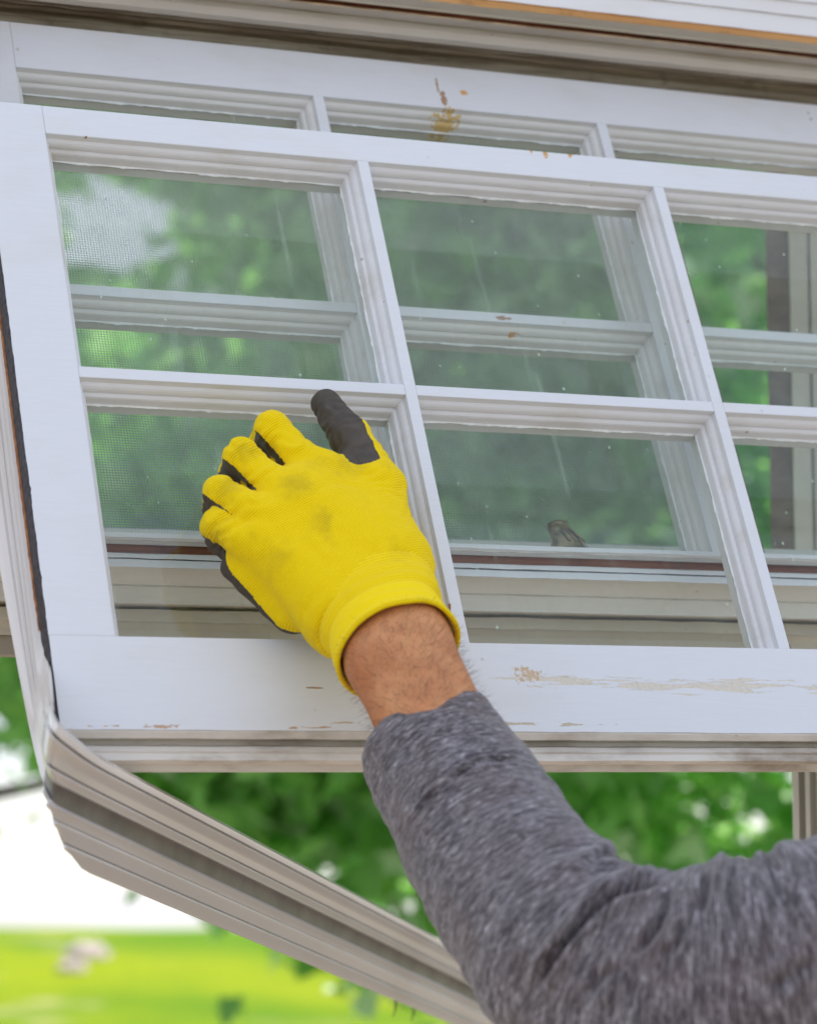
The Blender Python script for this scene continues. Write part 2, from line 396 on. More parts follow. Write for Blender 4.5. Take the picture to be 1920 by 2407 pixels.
m_rearmold = paint("aged_moulding_paint", (.70, .69, .68), (.46, .42, .34), .5, .48, [(np.array(c_) + np.array((0, .012, 0)), (r_[0], .03, r_[2]), k_, a_, b_, d_) for c_, r_, k_, a_, b_, d_ in rp], .9)
rear_sash, bR = build_sash('farther white window sash with orange drips on its top rail, seen through the nearer one', 'white divided-light window sashes', topR, -(2 * H + BW) - botRz, (m_rearpaint, m_rearmold, m_glass, m_putty), False)
zr = -(2 * H + BW); kz = (zr - botRz)
rb = [(y, (onY(1300, v_, RD[1] + y) - RD)[2]) for v_, y in ((1283, 0), (1301, 0), (1304, .0015), (1307, .0022), (1309, .0050), (1311, .0055), (1317, .0080))]
rb[0] = (0, zr)
g = MB(); g.add(*extrude(rb, -.0375, XE + .0375, 160, .0005, 21, back=TH - .0005, flat=True)); g.obj('bottom_rail', m_rearpaint, rear_sash, bR)
# sash lock: bronze thumb piece on the inner side of the bottom rail
m_bronze = plain("worn_bronze", (.22, .17, .095), .26, 90., .4, .0003, metal=.85)
def lathe_sweep(path, rads, seg=20, flat=(1, 1)):
    v = []; f = []; n = len(path)
    for i, (p, r) in enumerate(zip(path, rads)):
        p = np.array(p, float)
        t = np.array(path[min(i + 1, n - 1)], float) - np.array(path[max(i - 1, 0)], float); t /= np.linalg.norm(t)
        a = np.cross(t, (0, 1, 0)); a /= np.linalg.norm(a) + 1e-9; b = np.cross(a, t)
        for k in range(seg):
            th = 2 * math.pi * k / seg; v.append(p + r * (flat[0] * math.cos(th) * a + flat[1] * math.sin(th) * b))
    for i in range(n - 1):
        for k in range(seg):
            q = i * seg + k; q2 = i * seg + (k + 1) % seg; f.append((q, q2, q2 + seg, q + seg))
    f.append(tuple(range(seg - 1, -1, -1))); f.append(tuple(range((n - 1) * seg, n * seg)))
    return v, f
lp = rear_l(1322, 1282, bR); lx, lz = lp[0] + .0225, lp[2] + .0060
v_, f_ = lathe_sweep([(lx + .0045, .044, lz - .006), (lx + .0045, .044, lz + .014), (lx + .0035, .044, lz + .0215), (lx + .0020, .0435, lz + .0265), (lx + .0002, .043, lz + .0310), (lx - .0012, .0425, lz + .0345), (lx - .0016, .042, lz + .0364)], [.0150, .0140, .0112, .0086, .0074, .0076, .0058], 24, (1, .7))
lock = pyo('sash_lock', v_, f_, m_bronze, rear_sash, True)
b = MB(); b.box(lx - .032, lx + .036, .0345, .040, lz - .004, lz + .0125); b.obj('lock_plate', m_bronze, lock, bevel=.002)
for dx in (-.005, .0, .005):
    v_, f_ = lathe_sweep([(lx + dx + .007, .0352, lz + .018), (lx + dx * .7 + .003, .0375, lz + .027), (lx + dx * .4 - .002, .0385, lz + .033)], [.0009, .0008, .0005], 8)
    g = MB(); g.add(v_, f_); g.obj('rib', m_bronze, lock, smooth=True)
# ------------------------------------------------------------------ window frame above and below the second sash
m_dirty = paint("stained_frame_paint", (.40, .36, .30), (.17, .12, .07), 1., .6, (), 1., (12, 160, 160))
m_cream = paint("greyed_cream_paint", (.56, .53, .49), (.42, .37, .30), .5, .5, (), .5)
m_cream2 = paint("beige_trim_paint", (.60, .57, .50), (.48, .42, .32), .5, .5, (), .3)
m_red = wood("red_brown_bare_wood", (.17, .055, .028), (.34, .13, .06))
m_orangewood = wood("orange_bare_wood", (.42, .20, .06), (.56, .30, .10))
m_side = paint("white_siding_paint", (.74, .74, .76), (.6, .57, .5), .2, .45, (), .3)
frame = empty('window_frame', (0, .08, .2)); fb = (0, .08, .2)
tag(frame, 'aged cream window frame with cracked trim above and stepped sill below the farther sash', 'window frame')
X0, X1 = -.35, .95
def xband(name, xr, pts, m, jit, seed, back, parent=frame, off=fb, shear=0., flat=False):
    pr, xa = pxprof(xr, pts); pr = [(y, z - shear * xa) for y, z in pr]
    g = MB(); g.add(*extrude(pr, X0, X1, 320, jit, seed, back=back, shear=shear, flat=flat)); return g.obj(name, m, parent, off)
xband('head', 1200, [(122, .066), (128, .068), (132, .0745), (140, .0755), (152, .074), (175, .078), (185, .088)], wood('stained_head_board', (.15, .105, .065), (.44, .40, .33), 34.), .0008, 31, .13)
xband('head_moulding', 1200, [(57, .0325), (59, .033), (64, .036), (76, .046), (79, .0455), (90, .0452), (108, .0472), (119, .052), (121, .060)], m_cream, .0004, 41, .1295)
xband('cracked_strip', 1200, [(44, .0275), (47, .0345), (55.5, .0345), (56, .033)], m_red, .0009, 51, .128)
xband('paint_lip', 1200, [(55.5, .034), (56.3, .0302), (59.2, .0304), (59.6, .0332)], plain('flaked_tan_paint', (.62, .48, .34), .7), .0004, 52, .036)
xband('beige_board', 1200, [(20, .012), (24, .013), (40, .0255), (45, .0272), (46.5, .031)], m_cream2, .0003, 61, .1285)
xband('bare_wood_strip', 1200, [(4, .0085), (7, .0095), (21, .0105), (22, .014)], m_orangewood, .0006, 71, .127)
# sill side
m_sill = paint('off_white_sill_paint', (.70, .68, .64), (.50, .46, .40), .4, .5, (), .5)
rr = RD[1]
xband('sill_gap', 1300, [(1306, rr + .0085), (1320, rr + .0095), (1334, rr + .0120)], m_red, .0004, 81, rr + .0165, flat=True)
xband('sill_nosing', 1300, [(1329, rr + .012), (1331, rr + .006), (1341, rr + .006), (1343, rr + .010), (1344.5, rr + .007), (1360, rr + .0068), (1362, rr + .018)], m_rearpaint, .0004, 91, rr + .022, flat=True)
xband('sill_board', 1300, [(1360, rr + .018), (1362, rr + .02), (1399, rr + .030), (1401, rr + .0312), (1404, rr + .0308), (1435, rr + .036), (1440, rr + .0365), (1443, rr + .042)], m_sill, .0003, 101, rr + .09)
xband('storm_track', 1300, [(1442, rr + .056), (1452, rr + .066), (1455, rr + .060), (1480, rr + .062), (1484, rr + .075), (1500, rr + .08), (1516, rr + .082), (1518, rr + .09)], m_cream2, .0006, 111, rr + .12)
xband('lower_apron', 1300, [(1518, rr + .088), (1560, rr + .092), (1565, rr + .1)], m_dirty, .0006, 121, rr + .115)
# side board and corner of the frame on the right, upright in the picture
m_brownb = wood("weathered_brown_board", (.16, .115, .085), (.24, .18, .13))
def upright(name, m, pts, vtop, vbot, parent, off=(0, 0, 0), relief=None):
    """upright board: profile of (u, depth) at row 1300, straight up the world"""
    v = []; f = []; k = len(pts)
    for vv in (vtop, vbot):
        for (u, z) in pts:
            p = camW(u, 1300, z); q = camW(u, vv, z); v.append((p[0], p[1], q[2]))
    for j in range(k): f.append((j, (j + 1) % k, k + (j + 1) % k, k + j))
    f.append(tuple(range(k - 1, -1, -1))); f.append(tuple(range(k, 2 * k)))
    return v, f
minv = (MW @ Matrix.Translation(Vector(fb))).inverted()
v_, f_ = upright('side_jamb', None, [(1813, 2.16), (1868, 2.158), (1868, 2.23), (1813, 2.23)], 150, 1320, None)
pyo('side_jamb', [minv @ Vector(p) for p in v_], f_, m_brownb, frame)
v_, f_ = upright('x', None, [(1869, 2.15), (1912, 2.15), (1914, 2.156), (1917, 2.156), (1919, 2.148), (2060, 2.145), (2060, 2.23), (1869, 2.23)], 150, 1330, None)
pyo('side_casing', [minv @ Vector(p) for p in v_], f_, m_cream2, frame)
post = empty('fluted_post', world=Vector(camW(1900, 2350, 1.98)))
tag(post, 'fluted cream metal post under the right end of the sashes, above the grey sleeve', 'post')
pts = [(1851, 1.99), (1853, 1.97), (1866, 1.97), (1869, 1.978), (1878, 1.978), (1881, 1.968), (1892, 1.968), (1894, 1.975), (1905, 1.975), (1908, 1.966), (2020, 1.966), (2020, 2.05), (1851, 2.05)]
v_, f_ = upright('x', None, pts, 1560, 2900, None)
m_alu2 = metal_paint("cream_aluminium", (.62, .60, .53), .4, .2)
sh = pyo('shaft', [Vector(p) - post.location for p in v_], f_, m_alu2, post)
v_, f_ = upright('x', None, [(1845, 1.96), (2026, 1.96), (2026, 2.06), (1845, 2.06)], 2880, 2990, None)
pyo('post_base', [Vector(p) - post.location for p in v_], f_, m_alu2, post)

# siding above the frame and the roof slab added out of view to block the sun
house = empty('house', (0, .0, .3)); hb = (0, 0, .3)
tag(house, 'white boarded house eave at the top right above the window frame', 'house')
prev = 4.5; sh_ = .018
for i, row in enumerate([-42, -78, -120, -165, -215]):
    y0 = .004 - i * .004
    xband('siding_board', 1200, [(row, y0), (row + 1.2, y0 + .0012), (prev - 1.0, y0 + .0045), (prev, y0 + .0060)], m_side, .0003, 200 + i * 7, .06 - i * .001, house, hb, 0.014 * (i + 1) if 0 else 0)
    prev = row
m_shade_roof = plain("shade_roof_grey", (.12, .115, .11), .9, 30., .3)
rf = MB(); yl, zl = 1.98, 2.65
hinv = (MW @ Matrix.Translation(Vector(hb))).inverted()
y2, z2 = 3.7, zl + .72 * (3.7 - yl)
v_ = [(x, y, z) for x in (-3, 3.2) for (y, z) in ((yl, zl), (y2, z2), (y2, z2 + .12), (yl, zl + .12))]
f_ = [(0, 3, 2, 1), (4, 5, 6, 7), (0, 1, 5, 4), (1, 2, 6, 5), (2, 3, 7, 6), (3, 0, 4, 7)]
pyo('shade_roof', [hinv @ Vector(p) for p in v_], f_, m_shade_roof, house)  # unseen slab, added to keep the sun off sash and arm

# insect screen: real crossed wires behind the second sash
scr = empty('insect_screen', (-.03, .13, -.30)); sb = np.array((-.03, .13, -.30))
tag(scr, 'fine wire insect screen stretched behind the farther sash', 'screen')
SX0, SX1, SZ0, SZ1, SY = .012, .50, -.335, .16, .142
g = MB(); pit = .0019; wt = .00023
x = SX0
while x < SX1: g.box(x - wt, x + wt, SY - wt, SY + wt, SZ0, SZ1); x += pit
z = SZ0
while z < SZ1: g.box(SX0, SX1, SY - wt + .0004, SY + wt + .0004, z - wt, z + wt); z += pit
g.obj('mesh', plain("screen_wire", (.30, .34, .30), .5, 50., .2), scr, sb)
g = MB(); g.box(SX0 - .012, SX0, SY - .006, SY + .006, SZ0, SZ1); g.box(SX1, SX1 + .012, SY - .006, SY + .006, SZ0, SZ1); g.box(SX0 - .012, SX1 + .012, SY - .006, SY + .006, SZ1, SZ1 + .012); g.box(SX0 - .012, SX1 + .012, SY - .006, SY + .006, SZ0 - .012, SZ0)
g.obj('screen_frame', m_brownb, scr, sb, bevel=.001)

def catmull(pts, per):
    pts = [2 * pts[0] - pts[1]] + list(pts) + [2 * pts[-1] - pts[-2]]; out = []
    for i in range(1, len(pts) - 2):
        for s in range(per):
            t = s / per; a, b, c, d = pts[i - 1:i + 3]
            out.append(.5 * ((2 * b) + (-a + c) * t + (2 * a - 5 * b + 4 * c - d) * t * t + (-a + 3 * b - 3 * c + d) * t ** 3))
    out.append(pts[-2]); return np.array(out)
# ------------------------------------------------------------------ aluminium frame: upright jamb and receding track
m_alu = metal_paint("dull_aluminium", (.62, .59, .56), .22, .2)
alu = empty('aluminium_frame', world=Vector(camW(110, 1845, 1.49)))
tag(alu, 'dull aluminium storm frame bent at lower left corner, its track running to lower right', 'window frame')
DIRC = np.array([(2647 - 960) / F, (3070 - 1203.5) / F, 1.0]); DIRC /= np.linalg.norm(DIRC)
def c5(x, y): return x / 1.7917, 1600 + y / 1.7917
RL = 1.0
lines = [  # reference point (crop px), depth relief, start x in crop, upward bend at start
    (480, 352, .005, 213, 62), (474, 362, -.005, 210, 60), (466, 388, -.003, 198, 50), (463, 394, .006, 194, 46), (460, 404, -.006, 190, 42), (455, 424, .000, 184, 30), (444, 456, .002, 178, 18),
    (433, 474, -.001, 176, 12), (431, 479, .007, 176, 10), (429, 489, -.006, 186, 5), (424, 524, .004, 200, 2), (422, 530, .024, 205, 0), (411, 602, .024, 198, 0),
    (410, 607, .010, 0, 0), (408, 617, -.006, 0, 0), (404, 640, .000, 0, 0), (400, 660, .003, 0, 0), (399, 664, .006, 0, 0), (397, 674, -.005, 0, 0), (396, 700, .0, 0, 0), (396, 735, .003, 0, 0), (395, 741, .009, 0, 0),
    (394, 751, -.006, 0, 0), (390, 776, .0, 0, 0), (386, 810, .002, 0, 0), (385, 816, .008, 0, 0)]
CUT = [(186, 430), (190, 470), (200, 505), (220, 560), (236, 595), (252, 640), (275, 690), (298, 735), (328, 775), (366, 806), (378, 812)]
def cut_x(x1, y1):                  # where the line towards its vanishing point crosses the curved end of the track
    sl = (2634 - y1) / (4742 - x1)
    for (a, b), (c, d) in zip(CUT[:-1], CUT[1:]):
        f0 = b - (y1 + sl * (a - x1)); f1 = d - (y1 + sl * (c - x1))
        if f0 <= 0 <= f1: return a + (c - a) * (-f0 / (f1 - f0 + 1e-9))
    return CUT[-1][0] if y1 > 700 else CUT[0][0]
lines = [l if l[3] else (l[0], l[1], l[2], cut_x(l[0], l[1]), 0) for l in lines]
ZREF = 1.47; stations = 14
def track_pts():
    v = []
    for (x, y, dz, sx, bend) in lines:
        u, vv = c5(x, y); z = ZREF + dz * (RL if abs(dz) < .0065 else 1)
        p0 = np.array([(u - 960) / F * z, (vv - 1203.5) / F * z, z])
        # walk back along the bar to the start column
        us = sx / 1.7917; k = (us - 960) / F
        t0 = (k * p0[2] - p0[0]) / (DIRC[0] - k * DIRC[2])
        row = []
        for s in range(stations + 1):
            if s < 9:
                q = s / 9; t = t0 * (1 - q); p = p0 + DIRC * t
                p = p + np.array([0, -bend / 1.7917 / F * p[2] * (1 - q) ** 2, 0])
            else:
                t = (s - 8.9) / (stations - 8.9) * 1.9; p = p0 + DIRC * t
            row.append(p)
        v.append(row)
    return v
tp = track_pts()
def smooth_rows(rows, m, name, lo_s, hi_s, parent, sharp=35):
    v = []; f = []; n = hi_s - lo_s
    for row in rows:
        for p in row[lo_s:hi_s]: v.append(Vector(p) - alu.location)
    for j in range(len(rows) - 1):
        for s_ in range(n - 1): a = j * n + s_; f.append((a, a + n, a + n + 1, a + 1))
    o = pyo(name, v, f, m, parent, True)
    so = o.modifiers.new('thick', 'SOLIDIFY'); so.thickness = .0018; so.offset = -1
    be = o.modifiers.new('bevel', 'BEVEL'); be.width = .0007; be.segments = 2; be.limit_method = 'ANGLE'; be.angle_limit = R_(sharp)
    return o
JU = [(86, .0145), (80, .0128), (72, .0125), (61, .0145), (57, .012), (49, .0200), (39, .0215), (35, .018), (28, .0255), (21, .0215), (11, .0215), (-14, .027)]
JE = [(117, 1585), (112, 1600), (107, 1625), (101, 1640), (98, 1650), (95, 1668), (93, 1690), (92, 1700), (92, 1725), (92, 1745), (92, 1775), (88, 1800)]
rowsA = []; NC = 14
for j in range(NC):
    fj = j * 11 / (NC - 1); ju = [np.interp(fj, range(12), [a[k] for a in JU]) for k in (0, 1)]; je = [np.interp(fj, range(12), [a[k] for a in JE]) for k in (0, 1)]
    Y = .0125 + (ju[1] - .0125) * .55; xj = onY(ju[0], 1302, Y)[0]; e_ = onY(je[0], je[1], Y - .003)
    ctrl = []
    for z in (topF + .3, topF, -.10, -.20, -.26):
        ctrl.append(np.array((xj + .0010 * mnoise.noise(Vector((z * 16, .3, 0))) * (1 if j < 4 else .4), Y, z)))
    ctrl.append(np.array((xj * .25 + e_[0] * .75, Y - .001, e_[2] + .030))); ctrl.append(e_)
    loc = [np.array(MW @ Vector(p)) for p in ctrl]
    bar = [A3 @ p + C0 for p in tp[j]]
    loc.append(bar[0]); loc.append(bar[2]); loc.append(bar[5])
    loc = np.array(loc); cm = np.concatenate([loc[k] + (loc[k + 1] - loc[k]) * (np.arange(6) / 6)[:, None] for k in range(len(loc) - 1)] + [loc[-1:]])
    for it in range(14):
        c2 = cm.copy(); c2[1:-1] = .5 * cm[1:-1] + .25 * (cm[:-2] + cm[2:]); c2[:20] = cm[:20]; cm = c2
    rowsA.append(list(cm) + bar[6:])
ncut = 6 * 6 + 4
smooth_rows(rowsA, metal_paint('pale_aluminium', (.68, .65, .62), .32, .12), 'jamb', 0, ncut + 1, alu)
m_ridge_light = metal_paint('painted_ridge_highlight', (.88, .88, .90), .25, .1)  # lighter colour paints highlights onto the ridge faces
trA = smooth_rows(rowsA, [m_alu, plain('track_recess_shade', (.20, .185, .17), .5, 30., .2), m_ridge_light], 'sill_track', ncut, len(rowsA[0]), alu)  # dark second material paints the shade of the recessed band
nn_ = len(rowsA[0]) - ncut - 1
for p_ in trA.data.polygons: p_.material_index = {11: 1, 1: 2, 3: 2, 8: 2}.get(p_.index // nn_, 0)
tl_ = smooth_rows([[A3 @ p + C0 for p in row] for row in tp[NC - 1:]], [m_alu, m_ridge_light], 'track_lip', 0, stations + 1, alu)
for p_ in tl_.data.polygons: p_.material_index = 1 if p_.index // stations in (0, 4, 8) else 0
# two bent nails under the track
m_nail = plain("rusty_nail", (.12, .09, .07), .5, 200., .3, .0002, metal=.6)
for (u, v0, v1) in ((929, 2352, 2392), (972, 2365, 2402)):
    zz = 2.22; pa, pb = camW(u, v0, zz), camW(u - 6, v1, zz)
    vv, ff = lathe_sweep([Vector(pa) - alu.location, Vector((pa + pb) / 2) - alu.location + Vector((.001, 0, 0)), Vector(pb) - alu.location], [.0007, .0007, .0003], 8)
    g = MB(); g.add(vv, ff); g.obj('nail', m_nail, alu)

# ------------------------------------------------------------------ person: gloved hand, bare wrist, grey sleeve
def hp(cx, cy, d): return onY(440 + cx / 2.3957, 880 + cy / 2.3957, -d)
def caps(p, a, b, ra, rb):
    ab = b - a; L = ab @ ab; t = np.clip(((p - a) @ ab) / L, 0, 1)
    return np.linalg.norm(p - (a + t[..., None] * ab), axis=-1) - (ra + (rb - ra) * t)
def smin(a, b, k):
    h = np.clip(.5 + .5 * (b - a) / k, 0, 1); return b * (1 - h) + a * h - k * h * (1 - h)
W1, W2 = hp(1130, 1100, .046), hp(890, 1345, .040)
MCP = [(hp(750, 570, .030), .0145), (hp(610, 700, .033), .0145), (hp(500, 840, .032), .0140), (hp(410, 965, .028), .0130)]
FING = [[(hp(480, 305, .027), .0102), (hp(435, 400, .006), .0095), (hp(470, 470, -.006), .0082)],
        [(hp(303, 462, .027), .0098), (hp(275, 560, .006), .0092), (hp(310, 620, -.006), .0080)],
        [(hp(190, 668, .024), .0094), (hp(180, 760, .006), .0088), (hp(220, 815, -.006), .0076)],
        [(hp(172, 838, .020), .0088), (hp(185, 930, .006), .0082), (hp(240, 990, -.006), .0070)]]
FB = [hp(640, 478, .031), hp(480, 628, .033), hp(365, 782, .032), hp(300, 925, .027)]
THUMB = [(hp(1115, 1010, .045), .0180), (hp(1085, 640, .040), .0142), (hp(912, 345, .026), .0116), (hp(780, 162, .014), .0084)]
def hand_parts(p, sh):
    pal = caps(p, W1, W2, .0215 - sh, .0205 - sh)
    for (a, (m, r)) in zip((W1, W1, W2, W2), MCP): pal = smin(pal, caps(p, a, m, .0195 - sh, r - sh), .016)
    pal = smin(pal, caps(p, (W1 + W2) / 2, MCP[1][0], .020 - sh, .0145 - sh), .016)
    pal = smin(pal, caps(p, hp(300, 1080, .010), hp(600, 1330, .016), .0115 - sh, .013 - sh), .006)
    fs = None
    for i in range(4):
        pts = [(FB[i], MCP[i][1] * .74)] + FING[i]
        s = caps(p, MCP[i][0], pts[0][0], MCP[i][1] - sh, pts[0][1] - sh)
        for (a, ra), (b, rb) in zip(pts[:-1], pts[1:]): s = smin(s, caps(p, a, b, ra - sh, rb - sh), .003)
        fs = s if fs is None else np.minimum(fs, s)
    th = None
    for (a, ra), (b, rb) in zip(THUMB[:-1], THUMB[1:]):
        s = caps(p, a, b, ra - sh, rb - sh); th = s if th is None else smin(th, s, .005)
    return pal, fs, th
# arm line in the sash frame
D = 1920 / 1720.
RIM = hp(1185, 1550, .078)
axis_px = [(905, 1560, 1.475), (1010, 1740, 1.425), (1130, 1915, 1.375), (1290, 2062, 1.335), (1490, 2110, 1.315), (1740, 2085, 1.315), (2050, 2010, 1.35), (2400, 1950, 1.42)]
AX = [camS(u * D, v * D, z) for u, v, z in axis_px]
WR = hp(1120, 1400, .062)
def surfnet(fn, lo, hi, h):
    n = np.ceil((hi - lo) / h).astype(int) + 1
    xs = [lo[i] + h * np.arange(n[i]) for i in range(3)]
    G = np.stack(np.meshgrid(*xs, indexing='ij'), -1)
    V = np.empty(tuple(n))
    for i in range(n[0]): V[i] = fn(G[i].reshape(-1, 3)).reshape(n[1], n[2])
    neg = V < 0
    cx, cy, cz = n - 1
    acc = np.zeros((cx, cy, cz, 3)); cnt = np.zeros((cx, cy, cz))
    for ax in range(3):
        sl0 = [slice(None)] * 3; sl1 = [slice(None)] * 3; sl0[ax] = slice(0, -1); sl1[ax] = slice(1, None)
        a, b = V[tuple(sl0)], V[tuple(sl1)]; cr = (a < 0) != (b < 0)
        t = np.where(cr, a / np.where(cr, a - b, 1), 0)
        pt = G[tuple(sl0)].copy(); pt[..., ax] += t * h
        o1, o2 = [k for k in range(3) if k != ax]
        for i in (0, 1):
            for j in (0, 1):
                s = [slice(None)] * 3; s[o1] = slice(i, i + n[o1] - 1); s[o2] = slice(j, j + n[o2] - 1)
                c = cr[tuple(s)]; acc += pt[tuple(s)] * c[..., None]; cnt += c
    act = cnt > 0; idx = -np.ones(act.shape, int); idx[act] = np.arange(act.sum())
    verts = acc[act] / cnt[act][:, None]; quads = []
    for ax in range(3):
        o1, o2 = [(1, 2), (2, 0), (0, 1)][ax]
        sl0 = [slice(None)] * 3; sl1 = [slice(None)] * 3; sl0[ax] = slice(0, -1); sl1[ax] = slice(1, None)
        a, b = neg[tuple(sl0)], neg[tuple(sl1)]; cr = a != b
        I = np.argwhere(cr); m = (I[:, o1] > 0) & (I[:, o2] > 0); I = I[m]
        fl = a[tuple(I.T)]
        def at(d1, d2):
            J = I.copy(); J[:, o1] -= d1; J[:, o2] -= d2; return idx[tuple(J.T)]
        q = np.stack([at(1, 1), at(0, 1), at(0, 0), at(1, 0)], 1)
        q[~fl] = q[~fl][:, ::-1]
        quads.append(q)
    return verts, np.concatenate(quads)

person = empty('person', tuple(AX[-1])); pb = AX[-1].copy()
# ---- body: hand, forearm and upper arm in one surface, inside glove and sleeve
AR = [.024, .028, .034, .038, .045, .048, .052, .056]
def body_fn(p):
    pal, fs, th = hand_parts(p, .0022)
    d = smin(np.minimum(smin(pal, fs, .005), 9), th, .008)
    # flattened wrist: two rods side by side
    u = (W1 - W2) / np.linalg.norm(W1 - W2)
    for s in (-1, 1):
        d = smin(d, caps(p, (W1 + W2) / 2 + u * s * .010, RIM + u * s * .0092, .019, .0208), .010)
        d = smin(d, caps(p, RIM + u * s * .0092, AX[1] + u * s * .004, .0208, .026), .010)
    for i in range(1, len(AX) - 1): d = smin(d, caps(p, AX[i], AX[i + 1], AR[i], AR[i + 1]), .01)
    return d
# the hand end is fine, the hidden upper arm coarser: one grid, moderate step
allp = np.array(AX + [W1, W2] + [x[0] for f_ in FING for x in f_] + [x[0] for x in THUMB])
lo, hi = allp.min(0) - .07, allp.max(0) + .07
bv, bq = surfnet(body_fn, lo, hi, .0042)
m_skin = skin_mat()
tag(person, 'person wiping a pane with their left hand, in yellow work glove and grey heather sleeve', 'person')
body = pyo('body', bv - pb, bq, m_skin, person, True)
sm = body.modifiers.new('smooth', 'SMOOTH'); sm.iterations = 4; sm.factor = .5
ss = body.modifiers.new('sub', 'SUBSURF'); ss.levels = 1; ss.render_levels = 1

# ---- glove
def glove_fn(p):
    pal, fs, th = hand_parts(p, 0.)
    d = smin(smin(pal, fs, .005), th, .011)
    cutp = hp(1010, 1200, .05); ax = RIM - (W1 + W2) / 2; ax /= np.linalg.norm(ax)
    return np.maximum(d, (p - ((W1 + W2) / 2 + ax * .026)) @ ax)
allg = np.array([W1, W2] + [x[0] for f_ in FING for x in f_] + [x[0] for x in THUMB])
gv, gq = surfnet(glove_fn, allg.min(0) - .03, allg.max(0) + .03, .00095)
# relax the grid steps
nb = [[] for _ in range(len(gv))]
e = np.concatenate([gq[:, [0, 1]], gq[:, [1, 2]], gq[:, [2, 3]], gq[:, [3, 0]]])
for it in range(5):
    acc = np.zeros_like(gv); cnt = np.zeros(len(gv))
    np.add.at(acc, e[:, 0], gv[e[:, 1]]); np.add.at(cnt, e[:, 0], 1)
    gv = gv * .45 + .55 * acc / np.maximum(cnt, 1)[:, None]
# soft wrinkles of the knit over the back of the hand and knuckles
hax = (MCP[1][0] - (W1 + W2) / 2); hl = np.linalg.norm(hax); hax /= hl
nrm_ = np.zeros_like(gv); fn_ = np.cross(gv[gq[:, 1]] - gv[gq[:, 0]], gv[gq[:, 2]] - gv[gq[:, 0]])
for c_ in range(4): np.add.at(nrm_, gq[:, c_], fn_)
nrm_ /= np.linalg.norm(nrm_, axis=1)[:, None] + 1e-12
for i in range(len(gv)):
    p = gv[i]; k = .0011 * mnoise.noise(Vector((p[0] * 45, p[1] * 45, p[2] * 45))) + .0006 * mnoise.noise(Vector((p[0] * 120, p[1] * 120, p[2] * 120)))
    gv[i] = p + nrm_[i] * k
pv_, fv_, tv_ = hand_parts(gv, 0.)
isfv = np.clip((pv_ - fv_) / .004, 0, 1) + np.clip((np.minimum(pv_, fv_) - tv_) / .006, 0, 1) * .7
along = (gv - W1) @ hax
nz1 = np.array([mnoise.noise(Vector((p[0] * 70, p[1] * 70, p[2] * 70))) for p in gv]); nz2 = np.array([mnoise.noise(Vector((p[0] * 30 + 5, p[1] * 30, p[2] * 30))) for p in gv])
gv = gv + nrm_ * (np.clip(isfv, 0, 1) * .0004 * np.sin(along * 2 * np.pi / .0095 + 9 * nz1 + 6 * nz2) * (.4 + np.clip(nz2 * 2 + .5, 0, 1)) + .0007 * np.clip(-np.abs(nz2) * 6 + 1, 0, 1) * -1)[:, None]
cen = gv[gq].mean(1); dd = -cen[:, 1]
palc, fsc, thc = hand_parts(cen, 0.)
isth = (thc < palc) & (thc < fsc)
nzv = np.array([mnoise.noise(Vector((p[0] * 90, p[1] * 90, p[2] * 90))) for p in cen])
# thumb: the coated side lies left of a line along the thumb
la, lb = hp(892, 165, .016), hp(1052, 520, .040)
side = (cen[:, 0] - la[0]) * (lb[2] - la[2]) - (cen[:, 2] - la[2]) * (lb[0] - la[0])
isleft = side > 0
tipz = hp(1010, 548, .04)[2]
CD = np.array([-.45, .62, -.64])
def axis_d(chain):
    best = np.full(len(cen), 9.); rel = np.zeros(len(cen))
    for (a, ra), (b, rb_) in zip(chain[:-1], chain[1:]):
        ab = b - a; t_ = np.clip(((cen - a) @ ab) / (ab @ ab), 0, 1); q_ = a + t_[:, None] * ab; r_ = ra + (rb_ - ra) * t_
        dist = np.linalg.norm(cen - q_, axis=1) - r_; k_ = dist < best
        rel = np.where(k_, ((cen - q_) @ CD) / r_, rel); best = np.minimum(best, dist)
    return best, rel
fd = [axis_d([(FB[i], .0108)] + FING[i]) for i in range(4)]
bi = np.argmin(np.array([x[0] for x in fd]), 0); frel = np.array([x[1] for x in fd])[bi, np.arange(len(cen))]
isf = fsc < palc - .0015
pth_a = hp(1010, 560, .04); thx = (cen[:, 0] - hp(985, 500, .04)[0])
coat = (~isth & ~isf & (dd < .0145 + .0016 * nzv)) | (~isth & isf & (bi < 3) & (frel > .60 + .06 * nzv)) | (~isth & isf & (bi == 3) & (dd < .014)) | (isth & isleft & (cen[:, 2] + .0004 * nzv > tipz + 60 * thx ** 2)) | (isth & (dd < .013))
def submesh(name, sel, m, parent):
    q = gq[sel]; u, inv = np.unique(q, return_inverse=True)
    o = pyo(name, gv[u] - pb, inv.reshape(-1, 4), m, parent, True); vals = (gv[u] - W1) @ hax
    at = o.data.attributes.new('knit', 'FLOAT', 'POINT'); at.data.foreach_set('value', vals.astype(np.float32)); return o
GLOVE_SMUDGES = [(hp(610, 650, .047) - pb, (.010, .018, .012), .50), (hp(740, 850, .05) - pb, (.007, .015, .014), .35), (hp(330, 440, .035) - pb, (.009, .012, .007), .5), (hp(230, 660, .03) - pb, (.010, .012, .010), .45),
                 (hp(180, 900, .02) - pb, (.009, .012, .012), .5), (hp(480, 1040, .045) - pb, (.014, .015, .012), .25), (hp(850, 560, .04) - pb, (.022, .015, .010), .35), (hp(760, 900, .05) - pb, (.004, .015, .022), .25)]
m_yel = yellow_mat(); m_coat = plain("dark_rubber_coating", (.050, .038, .027), .55, 120., .25, .0003)
glove = submesh('glove', ~coat, m_yel, person)
pc = submesh('palm_coating', coat, m_coat, glove)
